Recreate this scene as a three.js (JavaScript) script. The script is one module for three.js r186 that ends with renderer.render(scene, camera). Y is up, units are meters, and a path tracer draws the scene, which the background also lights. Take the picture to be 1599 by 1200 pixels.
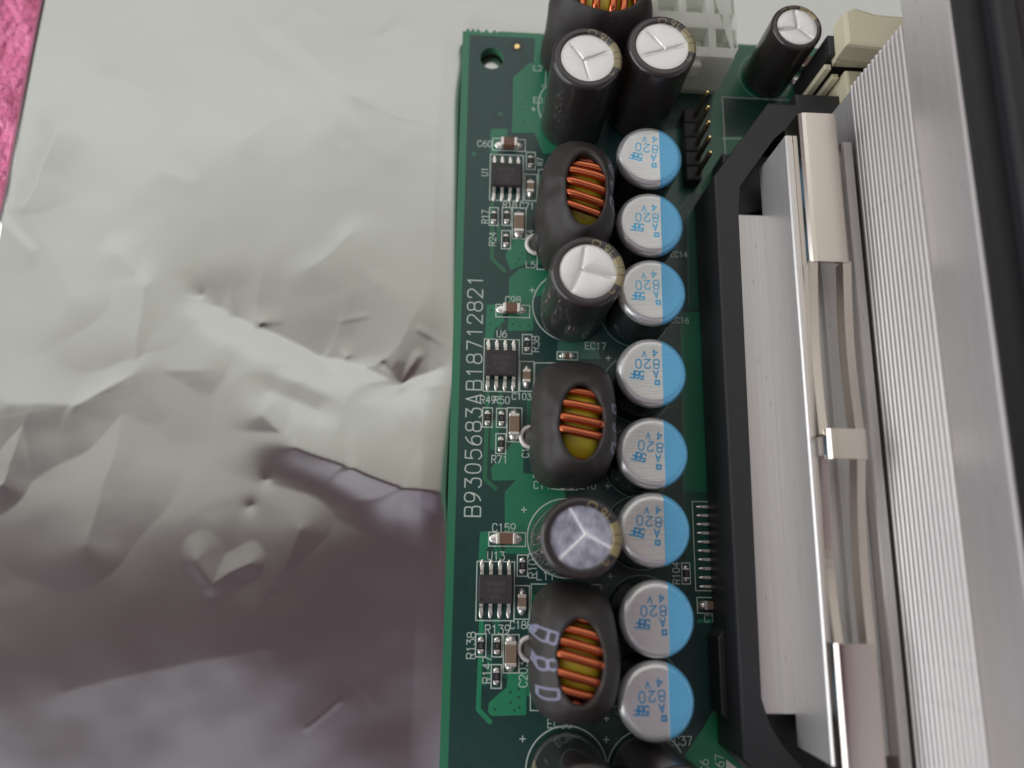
import * as THREE from 'three';
import { RoundedBoxGeometry } from 'three/addons/geometries/RoundedBoxGeometry.js';
import { mergeGeometries } from 'three/addons/utils/BufferGeometryUtils.js';
import { ImprovedNoise } from 'three/addons/math/ImprovedNoise.js';
import { RectAreaLightUniformsLib } from 'three/addons/lights/RectAreaLightUniformsLib.js';

// ---------------------------------------------------------------- camera, light, exposure (metres)
const scene = new THREE.Scene();
const camera = new THREE.PerspectiveCamera(53.352, 4 / 3, 0.004, 30);
{
  const m = new THREE.Matrix4().makeBasis(
    new THREE.Vector3(0.99803, 0.06134, -0.013149),
    new THREE.Vector3(-0.026661, 0.224996, -0.973995),
    new THREE.Vector3(-0.056786, 0.972427, 0.226188));
  camera.position.set(0, 0.110425, 0);
  camera.quaternion.setFromRotationMatrix(m);
  camera.focus = 0.109;
  camera.userData.fStop = 11;
  camera.updateMatrixWorld();
}
scene.background = new THREE.Color().setRGB(0.083, 0.037, 0.053);
const renderer = new THREE.WebGLRenderer({ antialias: true });
renderer.setSize(1024, 768);
renderer.toneMapping = THREE.LinearToneMapping;
renderer.toneMappingExposure = 1.0;
renderer.shadowMap.enabled = true;
RectAreaLightUniformsLib.init();

function lampPanel(name, label, w, h, pos, target, color, strength, glow) {
  const g = new THREE.Group(); const n0 = scene.children.filter((o) => o.isGroup && o.name.startsWith(name)).length; g.name = n0 ? `${name}_00${n0}` : name; g.userData = { label, category: 'lamp' };
  g.position.set(...pos); g.lookAt(new THREE.Vector3(...target)); scene.add(g);
  const tray = new THREE.Mesh(new THREE.BoxGeometry(w + 0.08, h + 0.08, 0.05), new THREE.MeshStandardMaterial({ color: 0xdddddd, roughness: 0.6 }));
  tray.name = 'tray'; tray.position.z = -0.035; g.add(tray);
  const pane = new THREE.Mesh(new THREE.BoxGeometry(w, h, 0.008), new THREE.MeshStandardMaterial({ color: 0xffffff, emissive: new THREE.Color(...color), emissiveIntensity: glow }));
  pane.name = 'diffuser'; pane.position.z = -0.004; g.add(pane);
  const L = new THREE.RectAreaLight(new THREE.Color(...color), strength, w, h);
  L.position.set(...pos); L.position.add(new THREE.Vector3(...target).sub(L.position).normalize().multiplyScalar(0.006));
  L.lookAt(...target); L.name = g.name + '_glow'; scene.add(L);
}
lampPanel('ceiling_light', 'wide white ceiling light panel above the far end of the table', 3.2, 1.6, [-0.25, 1.3, -1.46], [-0.25, 0, -1.46], [0.95, 1, 0.965], 0.74, 0.1);
lampPanel('ceiling_light', 'half-bright warm ceiling panel next to the wide white one', 2.8, 0.3, [-0.25, 1.3, -0.5], [-0.25, 0, -0.5], [0.94, 1, 0.87], 0.46, 0.07);
lampPanel('ceiling_light', 'dim warm ceiling panel at the near end of the row of ceiling lights', 2.6, 0.22, [-0.25, 1.3, -0.23], [-0.25, 0, -0.23], [0.95, 1, 0.78], 0.27, 0.04);
lampPanel('ceiling_light', 'dim lilac ceiling panel behind the viewer', 2.4, 1.0, [-0.25, 1.3, 0.8], [-0.25, 0, 0.8], [0.7, 0.72, 1], 0.15, 0.03);
lampPanel('window_light', 'wide cool daylight window to the left of the table', 2.0, 1.0, [-1.35, 0.62, 0.3], [0, 0, 0], [0.92, 0.965, 1], 3.0, 0.1);

// ---------------------------------------------------------------- helpers (everything below is written in millimetres; scaled to metres at the end)
let seed = 12345;
const rnd = () => { seed = (seed * 1664525 + 1013904223) >>> 0; return seed / 4294967296; };
const noise = new ImprovedNoise();
const N = (x, y, z = 0) => noise.noise(x + 100.5, y + 100.5, z + 7.3);
const col = (r, g, b) => new THREE.Color().setRGB(r, g, b);
const used = {};
function numbered(n) { const k = used[n] = (used[n] ?? -1) + 1; return k ? `${n}_${String(k).padStart(3, '0')}` : n; }
function thing(name, label, category, pos = [0, 0, 0], group) {
  const o = new THREE.Group(); o.name = numbered(name); o.position.set(...pos); scene.add(o);
  o.userData = { label, category }; if (group) o.userData.group = group;
  return o;
}
function part(name, geo, mat, parent, pos, label) {
  const o = new THREE.Mesh(geo, mat); o.name = name; if (pos) o.position.set(...pos);
  o.castShadow = o.receiveShadow = true; if (label) o.userData.label = label;
  parent.add(o); return o;
}
function sub(name, parent, pos, label, turn = 0) {
  const o = new THREE.Group(); o.name = name; o.position.set(...pos); o.rotation.y = turn; if (label) o.userData.label = label;
  parent.add(o); return o;
}
const rbox = (w, h, d, r = 0.1, s = 2) => new RoundedBoxGeometry(w, h, d, s, Math.min(r, w / 2.01, h / 2.01, d / 2.01));
const M = (o) => new THREE.MeshPhysicalMaterial(o);
function tex(c, srgb = true, rep) {
  const t = new THREE.CanvasTexture(c); if (srgb) t.colorSpace = THREE.SRGBColorSpace;
  t.magFilter = THREE.LinearFilter; if (rep) { t.wrapS = t.wrapT = THREE.RepeatWrapping; t.repeat.set(...rep); }
  return t;
}
function canvas(w, h, fill) { const c = document.createElement('canvas'); c.width = w; c.height = h; const x = c.getContext('2d'); x.fillStyle = fill; x.fillRect(0, 0, w, h); return [c, x]; }
function dataTex(w, h, f, rep) {
  const d = new Uint8Array(w * h * 4);
  for (let j = 0; j < h; j++) for (let i = 0; i < w; i++) { const v = f(i, j); const k = 4 * (j * w + i); const a = Array.isArray(v) ? v : [v, v, v]; d[k] = a[0]; d[k + 1] = a[1]; d[k + 2] = a[2]; d[k + 3] = 255; }
  const t = new THREE.DataTexture(d, w, h); t.magFilter = THREE.LinearFilter; t.minFilter = THREE.LinearFilter; t.wrapS = t.wrapT = THREE.RepeatWrapping; if (rep) t.repeat.set(...rep); t.needsUpdate = true; return t;
}
function planarUV(geo, x0, z0, w, d) {   // uv from the plan (x, z) of a geometry, in mm
  const p = geo.attributes.position, uv = new Float32Array(p.count * 2);
  for (let i = 0; i < p.count; i++) { uv[2 * i] = (p.getX(i) - x0) / w; uv[2 * i + 1] = 1 - (p.getZ(i) - z0) / d; }
  geo.setAttribute('uv', new THREE.BufferAttribute(uv, 2)); return geo;
}
function extrudeUp(pts, h, y0 = 0, bevel = 0, holes = []) {   // pts = [x, z] outline in plan, raised by h
  const s = new THREE.Shape(pts.map(([x, z]) => new THREE.Vector2(x, -z)));
  for (const hl of holes) s.holes.push(new THREE.Path(hl.map(([x, z]) => new THREE.Vector2(x, -z))));
  const g = new THREE.ExtrudeGeometry(s, { depth: h - 2 * bevel, bevelEnabled: bevel > 0, bevelThickness: bevel, bevelSize: bevel, bevelOffset: -bevel, bevelSegments: 2, curveSegments: 8 });
  g.rotateX(-Math.PI / 2); g.translate(0, y0 + bevel, 0); return g;
}
function extrudeZ(pts, z0, z1) {   // pts = [x, y] profile, drawn out along z
  const g = new THREE.ExtrudeGeometry(new THREE.Shape(pts.map(([x, y]) => new THREE.Vector2(x, y))), { depth: z1 - z0, bevelEnabled: false });
  g.translate(0, 0, z0); return g;
}

// ---------------------------------------------------------------- thin stroke lettering
const GL = {
  0: ['~1.2 0 2.8 0 4 1 4 5 2.8 6 1.2 6 0 5 0 1 1.2 0'], 1: ['0.9 1.2 2.2 0 2.2 6'], 2: ['~0 1.5 .2 0 3.6 0 4.4 2 2.6 3.6 0 6', '0 6 4 6'],
  3: ['0 0 3.8 0 1.9 2.3', '~1.9 2.3 3 2.3 4.1 3 4 6 1 6.3 0 5.2'], 4: ['3 6 3 0 0 4 4.2 4'], 5: ['3.7 0 .4 0 .2 2.7', '~.2 2.7 1 2.1 3 2 4.2 3 4 5.8 1 6.4 0 5.2'],
  6: ['~3.4 0 1.6 .8 0 3 0 6 4 6.2 4 2.4 1.2 2.3 .2 3.8'], 7: ['0 0 4 0 1.5 6'],
  8: ['~2 2.8 3.9 2.6 3.9 0 .1 0 .1 2.6 2 2.8', '~2 2.8 4.2 3 4.2 6 -.2 6 -.2 3 2 2.8'], 9: ['~.6 6 2.4 5.2 4 3 4 0 0 -.2 0 3.6 2.8 3.7 3.8 2.2'],
  A: ['0 6 2 0 4 6', '.7 4 3.3 4'], B: ['2.4 0 0 0 0 6 2.6 6', '0 2.8 2.4 2.8', '~2.4 0 4 0 4 2.8 2.4 2.8', '~2.4 2.8 4.3 2.8 4.3 6 2.6 6'],
  C: ['~4 1.2 3.6 0 .6 0 0 1.4 0 4.6 .6 6 3.6 6 4 4.8'], R: ['0 6 0 0 2.4 0', '0 3 2.4 3', '~2.4 0 4.1 0 4.1 3 2.4 3', '2 3 4 6'], U: ['~0 0 0 5 .6 6 3.4 6 4 5 4 0'],
  L: ['0 0 0 6 4 6'], E: ['4 0 0 0 0 6 4 6', '0 3 3 3'], F: ['4 0 0 0 0 6', '0 3 3 3'], V: ['0 0 2 6 4 0'], D: ['2 0 0 0 0 6 2 6', '~2 0 4 0 4.4 3 4 6 2 6'], '+': ['0 3 4 3', '2 1 2 5'], J: ['~3 0 3 5 2 6 0 5'], o: ['0.4 2 3.4 2 3.4 5 .4 5 .4 1.8'],
};
function chaikin(p, n = 2) {
  for (let k = 0; k < n; k++) { const q = [p[0]]; for (let i = 0; i < p.length - 1; i++) { const [a, b] = [p[i], p[i + 1]]; q.push([a[0] * .75 + b[0] * .25, a[1] * .75 + b[1] * .25], [a[0] * .25 + b[0] * .75, a[1] * .25 + b[1] * .75]); } q.push(p[p.length - 1]); p = q; }
  return p;
}
function strokes(text, pitch = 5.6) {   // polylines in glyph units; text height 6
  const out = []; let at = 0;
  for (const ch of text) { for (const s of GL[ch] ?? []) { const v = s.replace('~', '').split(' ').map(Number); let p = []; for (let i = 0; i < v.length; i += 2) p.push([v[i] + at, v[i + 1]]); if (s[0] === '~') p = chaikin(p, 3); out.push(p); } at += pitch; }
  return out;
}
// draws text centred on (x, z) in the units of ctx, of height h, turned by a (radians, clockwise)
function write(ctx, text, x, z, h, a = 0, lw = 0.12, wide = 1, pitch = 5.6) {
  const k = h / 6, L = ((text.length - 1) * pitch + 4) * k * wide; ctx.save(); ctx.translate(x, z); ctx.rotate(a); ctx.lineWidth = lw; ctx.lineCap = 'round'; ctx.lineJoin = 'round';
  for (const p of strokes(text, pitch)) { ctx.beginPath(); p.forEach(([u, v], i) => ctx[i ? 'lineTo' : 'moveTo'](u * k * wide - L / 2, v * k - h / 2)); ctx.stroke(); }
  ctx.restore();
}

// ---------------------------------------------------------------- materials
const tin = M({ color: col(0.82, 0.79, 0.71), metalness: 0.75, roughness: 0.36 });
const solder = M({ color: col(0.84, 0.82, 0.75), metalness: 0.8, roughness: 0.27 });
const ceramicBrown = M({ color: col(0.2, 0.1, 0.065), roughness: 0.45 });
const ceramicTan = M({ color: col(0.25, 0.17, 0.115), roughness: 0.45 });
const blackEpoxy = M({ color: col(0.028, 0.026, 0.026), roughness: 0.55 });
const blackPlastic = M({ color: col(0.022, 0.022, 0.024), roughness: 0.45, bumpScale: 0.00004, bumpMap: dataTex(128, 128, () => 90 + 90 * rnd(), [0.25, 0.25]) });
const gold = M({ color: col(0.95, 0.7, 0.3), metalness: 1, roughness: 0.215 });
const ivory = M({ color: col(0.64, 0.59, 0.41), roughness: 0.45 });
const nylon = M({ color: col(0.93, 0.95, 0.88), roughness: 0.5, transmission: 0.55, thickness: 0 });
const brushed = dataTex(256, 256, (i, j) => { let v = 0; for (const f of [1, 2, 5]) v += N(i * 0.012 * f, j * 0.9 * f / 2, f * 9) / f; return 128 + 70 * v; });
const alu = M({ color: col(0.78, 0.755, 0.73), metalness: 0.6, roughness: 0.35 });
const nickel = M({ color: col(0.72, 0.655, 0.59), metalness: 1, roughness: 0.2 });
const aluBright = M({ color: col(0.8, 0.79, 0.76), metalness: 0.15, roughness: 0.4 });
const copper = M({ color: col(0.6, 0.145, 0.045), metalness: 1, roughness: 0.24, clearcoat: 0.8, clearcoatRoughness: 0.1 });
const coreYellow = M({ color: col(0.55, 0.46, 0.03), roughness: 0.4 });

// ================================================================ the setting: pink foam and the silver bag
{
  const S = 300, nx = 420, g = new THREE.PlaneGeometry(S, S, nx, nx); g.rotateX(-Math.PI / 2);
  const p = g.attributes.position;
  for (let i = 0; i < p.count; i++) {
    const x = p.getX(i), z = p.getZ(i);
    let h = 0; for (const [f, a] of [[0.12, 0.7], [0.35, 0.75], [0.7, 0.5]]) h += a * N(x * f, z * f, f * 3);
    p.setY(i, h + 0.35 * Math.abs(N(x * 0.5, z * 0.5, 9)));
  }
  g.computeVertexNormals(); g.translate(0, -8.2, -30);
  const foam = part('foam_pad', g, M({ color: col(1, 0.25, 0.46), roughness: 0.24, specularIntensity: 1,
    bumpScale: 0.0009, bumpMap: dataTex(256, 256, (i, j) => 128 + 100 * N(i * 0.125, j * 0.125, 3) + 60 * (rnd() - 0.5), [9, 9]) }), scene);
  foam.userData = { kind: 'structure' };
}
const folds = [];   // [x0, z0, x1, z1, height, width on the far side, width on the near side]
function fold(a, b, h, wl, wr) { folds.push([...a, ...b, h, wl, wr]); }
const pinches = [];
for (let k = 0; k < 14; k++) { const near = k < 8, X = near ? -46 + 42 * rnd() : -68 + 60 * rnd(), Z = near ? -44 + 40 * rnd() : -80 + 105 * rnd(), a = -0.5 + 1.6 * rnd(), L = 2 + 6 * rnd(); fold([X, Z], [X + L * Math.cos(a), Z + L * Math.sin(a)], (0.07 + 0.1 * rnd()) * (rnd() > 0.3 ? 1 : -1), 0.8 + 2.2 * rnd(), 0.6 + 1.6 * rnd()); }
fold([-41.08, -39.24], [-38.29, -37.46], -0.9, 6, 2.5); fold([-38.29, -37.46], [-35.55, -36.01], -1.3, 8, 3); fold([-35.55, -36.01], [-31.54, -34.39], -1.6, 9, 3.2); fold([-31.54, -34.39], [-22.72, -30.18], -1.9, 10, 3.4); fold([-22.72, -30.18], [-18.25, -29.91], -1.8, 10, 3.4);
fold([-9.68, -25.72], [-12.95, -29.05], -1.2, 6, 3); fold([-9.68, -25.72], [-3.95, -28.80], -1.6, 8, 3); fold([-18.25, -29.91], [-9.68, -25.72], -1.5, 9, 3.4); fold([-9.68, -25.72], [-7.63, -30.22], 0.3, 1.5, 1.5); fold([-28.99, -24.40], [-22.14, -21.82], -0.7, 5, 3);
fold([-29.62, -20.66], [-24.55, -15.96], 1.0, 8, 3); fold([-24.55, -15.96], [-15.90, -12.80], 1.3, 9, 3); fold([-15.90, -12.80], [-8.22, -9.83], 1.5, 10, 3); fold([-8.22, -9.83], [-2.07, -9.38], 1.6, 10, 3);
fold([-49.41, -26.21], [-56.71, -21.72], 0.9, 8, 3); fold([-56.71, -21.72], [-65.82, -21.49], 0.8, 8, 4); fold([-49.41, -26.21], [-39.67, -27.28], 0.5, 6, 4);
fold([-66.07, -65.03], [-68.60, -52.17], 0.8, 4, 3); fold([-68.60, -52.17], [-59.83, -37.76], 0.6, 5, 6); fold([-73.13, -50.36], [-66.54, -44.79], 0.7, 4, 4);
fold([-54.13, -45.26], [-49.12, -39.68], 0.4, 2.5, 3); fold([-49.12, -39.68], [-49.17, -26.51], 0.6, 4, 5);
fold([-58.37, -75.05], [-50.82, -71.58], 0.45, 4, 2.5); fold([-32.95, -85.83], [-19.43, -73.84], 0.5, 8, 4); fold([-29.03, -90.45], [-25.69, -88.77], 0.3, 2, 2); fold([-37.84, -81.25], [-22.35, -70.13], 0.4, 6, 5);
fold([-13.72, -86.99], [-15.78, -85.00], 0.3, 3, 2); fold([-36.43, -65.35], [-30.63, -69.71], 0.3, 5, 4); fold([-24.72, -44.79], [-19.02, -49.33], 0.3, 2, 5);
fold([-36.80, 0.86], [-34.27, 3.92], 0.5, 5, 3); fold([-34.27, 3.92], [-29.63, 0.76], 0.5, 4, 5); fold([-28.83, 9.95], [-22.73, -3.84], 0.5, 7, 4); fold([-19.95, 22.48], [-15.80, 19.17], 0.35, 2, 3);
fold([-62.98, -20.80], [-64.86, -9.51], 0.6, 3, 3); fold([-48.81, -29.00], [-52.21, -1.60], 0.6, 7, 10); fold([-52.15, 18.05], [-26.00, 12.06], 0.7, 16, 14);
for (const [q, h, w] of [[[-41.08, -39.24], -0.2, 2.4], [[-9.69, -25.92], -0.2, 2.6], [[-49.39, -26.01], -0.2, 3.5], [[-28.36, -11.14], -0.15, 0.8], [[-30.33, -7.20], -0.12, 0.8], [[-18.36, -30.11], 0.3, 1.6], [[-31.60, -35.11], 0.25, 1.2], [[2.4, -80.6], 2.6, 3]]) pinches.push([...q, h, w]);
function bagHeight(x, z) {
  let h = 0, up = 0, down = 0;
  for (const [f, a] of [[0.016, 0.9], [0.035, 0.5], [0.08, 0.1], [0.19, 0.025]]) h += a * N(x * f, z * f, f * 40 + 1);
  const wob = 0.7 * N(x * 0.13, z * 0.13, 5) + 0.1 * N(x * 0.4, z * 0.4, 15), xx = x + wob, zz = z + wob;
  for (const [x0, z0, x1, z1, a, wl, wr] of folds) {
    const dx = x1 - x0, dz = z1 - z0, L = Math.hypot(dx, dz), t = Math.max(0, Math.min(1, ((xx - x0) * dx + (zz - z0) * dz) / (L * L)));
    const ex = xx - x0 - t * dx, ez = zz - z0 - t * dz, d = Math.hypot(ex, ez), side = (dx * ez - dz * ex) / L;
    if (d > 40) continue;
    const s = side / (d + 1e-6) * 0.5 + 0.5, w = wl * (1 - s) + wr * s;
    const v = a * (Math.exp(-d / w) * 0.7 + Math.exp(-d * d / (w * w)) * 0.3) * 0.62;
    up = Math.max(up, v) + 0.15 * Math.min(up, Math.max(v, 0)); down = Math.min(down, v) + 0.15 * Math.max(down, Math.min(v, 0));
  }
  h += up + down;
  for (const [px, pz, a, w] of pinches) h += a * Math.exp(-Math.hypot(x - px, z - pz) / w);
  return h;
}
{
  const x0 = -75.2, x1 = 110, z0 = -150, z1 = 62, nx = 620, nz = 640;
  const g = new THREE.PlaneGeometry(1, 1, nx, nz); g.rotateX(-Math.PI / 2);
  const p = g.attributes.position;
  for (let i = 0; i < p.count; i++) {
    let u = p.getX(i) + 0.5, v = p.getZ(i) + 0.5;
    u = u < 0 ? 0 : u; const x = x0 + (x1 - x0) * Math.pow(u, 1.25), z = z0 + (z1 - z0) * v;
    let h = bagHeight(x, z);
    const under = Math.max(0, Math.min(1, (x + 6) / 5)) * Math.max(0, Math.min(1, (z + 92) / 6));   // pressed flat under the board
    h = h * (1 - under) + (-0.1 + 1.05 * Math.exp(-(((x - 2.4) / 4) ** 2) - ((z + 80.6) / 4) ** 2)) * under; h = Math.min(h, x > -4 && z > -88 ? 0.95 : 9);
    const edge = Math.max(0, (-71.5 - x) / 3.7); h = h * (1 - edge * 0.6) - 4.4 * edge * edge;
    p.setXYZ(i, x + (z + 72) * -0.012 * (1 - u), -2.7 + h, z);
  }
  g.computeVertexNormals();
  const uv = g.attributes.uv; for (let i = 0; i < uv.count; i++) uv.setXY(i, p.getX(i) / 40, p.getZ(i) / 40);
  const bag = thing('antistatic_bag', 'crumpled silver antistatic bag lying on pink foam under the circuit board', 'bag');
  part('film', g, M({ color: col(0.51, 0.515, 0.485), metalness: 1, roughness: 0.215 }), bag);
}

// ================================================================ the circuit board
const board = thing('circuit_board', 'green computer circuit board with soldered capacitors, coils and chips on the silver bag', 'circuit board');
const BX = -5, BZ = -92, BW = 81, BD = 128, K = 16;   // the printed area in mm, texels per mm
{
  const [c, x] = canvas(Math.round(BW * K), BD * K, '#123f39'), [hc, hx] = canvas(BW * K / 2, BD * K / 2, '#505050');
  const mm = (ctx, k) => ctx.setTransform(k, 0, 0, k, -BX * k, -BZ * k); mm(x, K); mm(hx, K / 2);
  const poly = (pts, fill, r = 0.5) => { for (const [ctx, f] of [[x, fill], [hx, '#b0b0b0']]) { ctx.fillStyle = ctx.strokeStyle = f; ctx.lineJoin = 'round'; ctx.lineWidth = r; ctx.beginPath(); pts.forEach((q, i) => ctx[i ? 'lineTo' : 'moveTo'](...q)); ctx.closePath(); ctx.fill(); ctx.stroke(); } };
  const track = (pts, w, f = '#1f6a48') => { for (const [ctx, ff] of [[x, f], [hx, '#b0b0b0']]) { ctx.strokeStyle = ff; ctx.lineWidth = w; ctx.lineCap = 'round'; ctx.lineJoin = 'round'; ctx.beginPath(); pts.forEach((q, i) => ctx[i ? 'lineTo' : 'moveTo'](...q)); ctx.stroke(); } };
  const G = '#1f7956', G2 = '#1a6a4d', G3 = '#155745';
  // bare laminate along the edges
  x.fillStyle = '#2a7a55'; x.fillRect(BX, BZ, 3.65, BD); x.fillRect(BX, BZ, BW, 7.2);
  // fine mottling of the dark inner plane
  for (let i = 0; i < 2600; i++) { x.fillStyle = rnd() > 0.5 ? 'rgba(20,75,62,0.10)' : 'rgba(5,22,24,0.12)'; const w = 0.3 + rnd() * 1.6; x.fillRect(-1.3 + rnd() * 76, -84.5 + rnd() * 122, w, w * (0.4 + rnd())); }
  // copper pours under the mask
  poly([[9.78, -84.73], [13.20, -84.93], [13.20, -80.57], [9.59, -80.36]], G);
  poly([[8.75, -79.83], [6.24, -77.18], [6.16, -67.39], [9.67, -67.56], [11.13, -63.99], [14.23, -64.14], [14.26, -80.14]], G);
  poly([[2.76, -67.44], [4.92, -67.55], [4.94, -66.30], [2.68, -66.18]], G); poly([[2.78, -66.19], [3.50, -66.22], [3.54, -63.73], [2.73, -63.47]], G);
  track([[2.95, -54.61], [3.12, -45.40], [5.08, -43.48]], 0.62); track([[4.11, -48.51], [4.07, -50.97]], 0.5);
  poly([[6.20, -48.59], [5.44, -45.80], [6.16, -43.94], [8.22, -44.96], [8.19, -48.78]], G); poly([[8.79, -49.02], [9.69, -49.05], [9.71, -45.02], [8.82, -44.98]], G2);
  poly([[6.08, -42.26], [7.64, -43.78], [13.19, -43.99], [13.19, -40.75], [9.35, -39.58], [9.30, -34.26], [6.00, -34.16], [6.03, -38.64]], G);
  poly([[2.74, -37.71], [3.80, -37.74], [5.01, -35.54], [3.67, -34.49], [3.32, -32.77], [2.55, -32.74]], G); track([[2.96, -26.52], [2.83, -19.19], [2.71, -11.52], [4.30, -10.17]], 0.62);
  track([[4.80, -24.42], [4.68, -20.76]], 0.6); poly([[3.75, -19.78], [4.40, -20.27], [4.48, -16.02], [3.64, -16.00]], G2);
  poly([[3.88, -13.11], [5.89, -15.21], [6.71, -16.73], [8.02, -16.76], [8.07, -11.72], [4.00, -11.55]], G);
  poly([[5.88, -9.56], [8.25, -12.18], [14.12, -12.30], [14.11, -6.97], [8.90, -1.34], [6.00, -1.30]], G);
  poly([[2.42, -3.82], [3.32, -3.83], [3.36, -2.14], [2.91, -1.78], [2.95, -0.02], [2.32, -0.01]], G); track([[4.81, -1.81], [4.83, -0.93]], 1.2, G2); track([[10.27, -0.47], [12.09, 1.35]], 0.9);
  poly([[9.67, 4.77], [16.79, 4.70], [16.69, 17.59], [9.33, 17.61], [9.35, 9.30]], '#1c7f58'); poly([[9.83, -26.51], [16.08, -26.69], [15.99, -12.99], [9.73, -12.86]], G2); poly([[10.13, -59.67], [16.27, -59.95], [16.19, -45.26], [10.01, -45.03]], G2);
  poly([[9.66, -23.97], [8.99, -23.95], [8.95, -17.06], [9.64, -12.86]], G2);
  track([[2.68, 8.09], [2.62, 13.12], [2.50, 19.50], [4.09, 21.03]], 0.66, '#22875c'); track([[4.81, 8.07], [4.83, 9.34]], 0.8, G2); track([[3.84, 12.78], [3.89, 15.59]], 0.7, G2);
  poly([[4.13, 18.77], [6.53, 16.81], [6.68, 14.92], [8.78, 14.91], [8.74, 19.97], [4.41, 20.06], [4.06, 19.74]], '#23875c');
  poly([[34.30, -54.64], [38.66, -54.83], [37.89, -38.70], [33.86, -38.56]], G3); poly([[32.61, -37.48], [39.05, -37.70], [37.66, -10.15], [31.95, -10.04]], '#187052'); poly([[33.27, 7.82], [37.68, 7.78], [37.23, 16.27], [33.37, 22.04], [29.65, 26.77], [41.99, 26.79], [43.21, 7.74]], '#1d8459');
  poly([[40.31, -84.71], [61.47, -85.95], [59.17, -59.08], [47.46, -58.56], [34.33, -57.98], [38.41, -67.27]], G2);
  poly([[31.95, -10.04], [36.71, -10.13], [36.13, 1.68], [32.05, 1.73]], '#174f40'); poly([[26.79, -67.85], [34.78, -69.41], [35.37, -58.02], [32.64, -54.57]], G3);
  poly([[40.94, -75.40], [51.19, -75.95], [50.71, -69.05], [40.60, -68.54]], '#0d3a2d');
  poly([[13.38, -32.48], [19.04, -32.65], [19.79, -29.97], [13.19, -29.77]], '#3a6d5c', 0.1);
  // via dots
  x.fillStyle = '#0f4a38';
  for (const q of [[7.33, -45.45], [7.81, -46.53], [6.84, -44.70], [6.47, -34.98], [7.54, -34.71], [8.90, -34.86], [3.14, -37.11], [3.08, -34.97], [3.40, -38.75], [6.80, 17.30], [7.93, 16.88], [7.94, 17.95], [8.04, 19.25], [6.81, 18.60], [4.75, 19.50], [7.35, 19.57], [8.27, -73.87], [7.35, -71.49], [7.79, -69.19], [8.85, -18.00], [4.55, -33.91]]) { x.beginPath(); x.arc(...q, 0.17, 0, 7); x.fill(); }
  x.strokeStyle = '#2f8a63'; x.lineWidth = 0.14; for (const q of [[3.94, -70.49], [4.44, -34.51], [8.75, -18.28], [6.07, 15.09], [3.29, 16.08], [-0.12, -63.10]]) { x.beginPath(); x.arc(...q, 0.27, 0, 7); x.stroke(); }
  // silkscreen
  const ink = '#c9cfc4'; x.strokeStyle = ink; x.lineWidth = 0.17; x.lineCap = 'butt'; x.lineJoin = 'miter';
  const rect = (a, b) => { const X = (a[0] + b[0]) / 2, w = Math.abs(b[0] - a[0]); x.strokeRect(X - w / 2, a[1], w, b[1] - a[1]); };
  const open = (...pts) => { x.beginPath(); pts.forEach((q, i) => x[i ? 'lineTo' : 'moveTo'](...q)); x.stroke(); };
  rect([2.83, -66.02], [8.05, -63.95]); rect([2.53, -63.18], [7.78, -55.25]); rect([8.25, -63.85], [9.66, -60.82]); rect([8.03, -59.96], [10.00, -55.41]);
  rect([2.56, -53.99], [3.92, -50.97]); rect([4.57, -54.08], [5.96, -51.05]); rect([6.17, -54.09], [8.29, -48.89]); rect([4.53, -50.18], [5.92, -47.15]);
  open([13.71, -61.01], [10.22, -60.85], [10.07, -43.93], [13.19, -44.04]); open([11.38, -84.09], [11.30, -76.40], [10.67, -75.77]);
  rect([3.85, -38.05], [8.99, -36.08]); rect([2.21, -32.53], [7.46, -24.49]); rect([7.94, -33.41], [9.37, -30.40]); rect([7.60, -29.21], [9.70, -24.65]); rect([13.19, -30.87], [16.29, -29.66]);
  rect([2.20, -21.99], [3.62, -19.11]); rect([4.23, -21.95], [5.69, -19.12]); rect([5.79, -22.08], [7.97, -17.04]); rect([4.20, -18.18], [5.65, -15.25]);
  open([13.19, -29.12], [9.81, -29.03], [9.74, -11.94], [19.84, -12.13], [19.89, -16.36]); rect([13.00, -11.17], [16.16, -10.21]); rect([3.46, -4.01], [8.67, -2.09]); rect([1.87, 0.04], [7.16, 8.01]); rect([7.55, -0.92], [8.98, 2.00]); rect([7.19, 3.28], [9.29, 7.78]);
  rect([1.93, 9.78], [3.35, 12.78]); rect([4.18, 9.85], [5.55, 12.77]); rect([5.77, 9.84], [7.90, 14.83]); rect([4.16, 13.77], [5.53, 16.81]); rect([9.53, 3.04], [19.44, 19.62]);
  rect([32.95, -8.86], [38.82, 3.68]); rect([31.06, -0.13], [32.24, 2.78]); rect([33.09, 4.61], [36.81, 6.75]); rect([40.73, -75.51], [57.81, -55.65]); open([40.35, -67.83], [44.31, -68.03]); open([47.23, -87.97], [54.95, -88.44]);
  x.lineWidth = 0.2;
  for (const [q, r] of [[[15.61, -72.39], 5.5], [[14.96, -38.12], 5.5], [[14.47, -3.37], 5.55], [[14.47, 27.06], 5.5], [[25.27, 27.40], 5.4]]) { x.beginPath(); x.arc(...q, r, 0, 7); x.stroke(); }
  x.lineWidth = 0.14; x.strokeStyle = '#8fa79a'; for (const z of [-58.1, -47.5, -37.2, -25.5, -14.4, -4.3, 6.9, 16.8]) { x.beginPath(); x.arc(25.2, z, 5.25, 0, 7); x.stroke(); }
  x.beginPath(); x.arc(48.2, -79.8, 4.4, 0, 7); x.stroke();
  x.strokeStyle = ink; const up = -Math.PI / 2;
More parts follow.
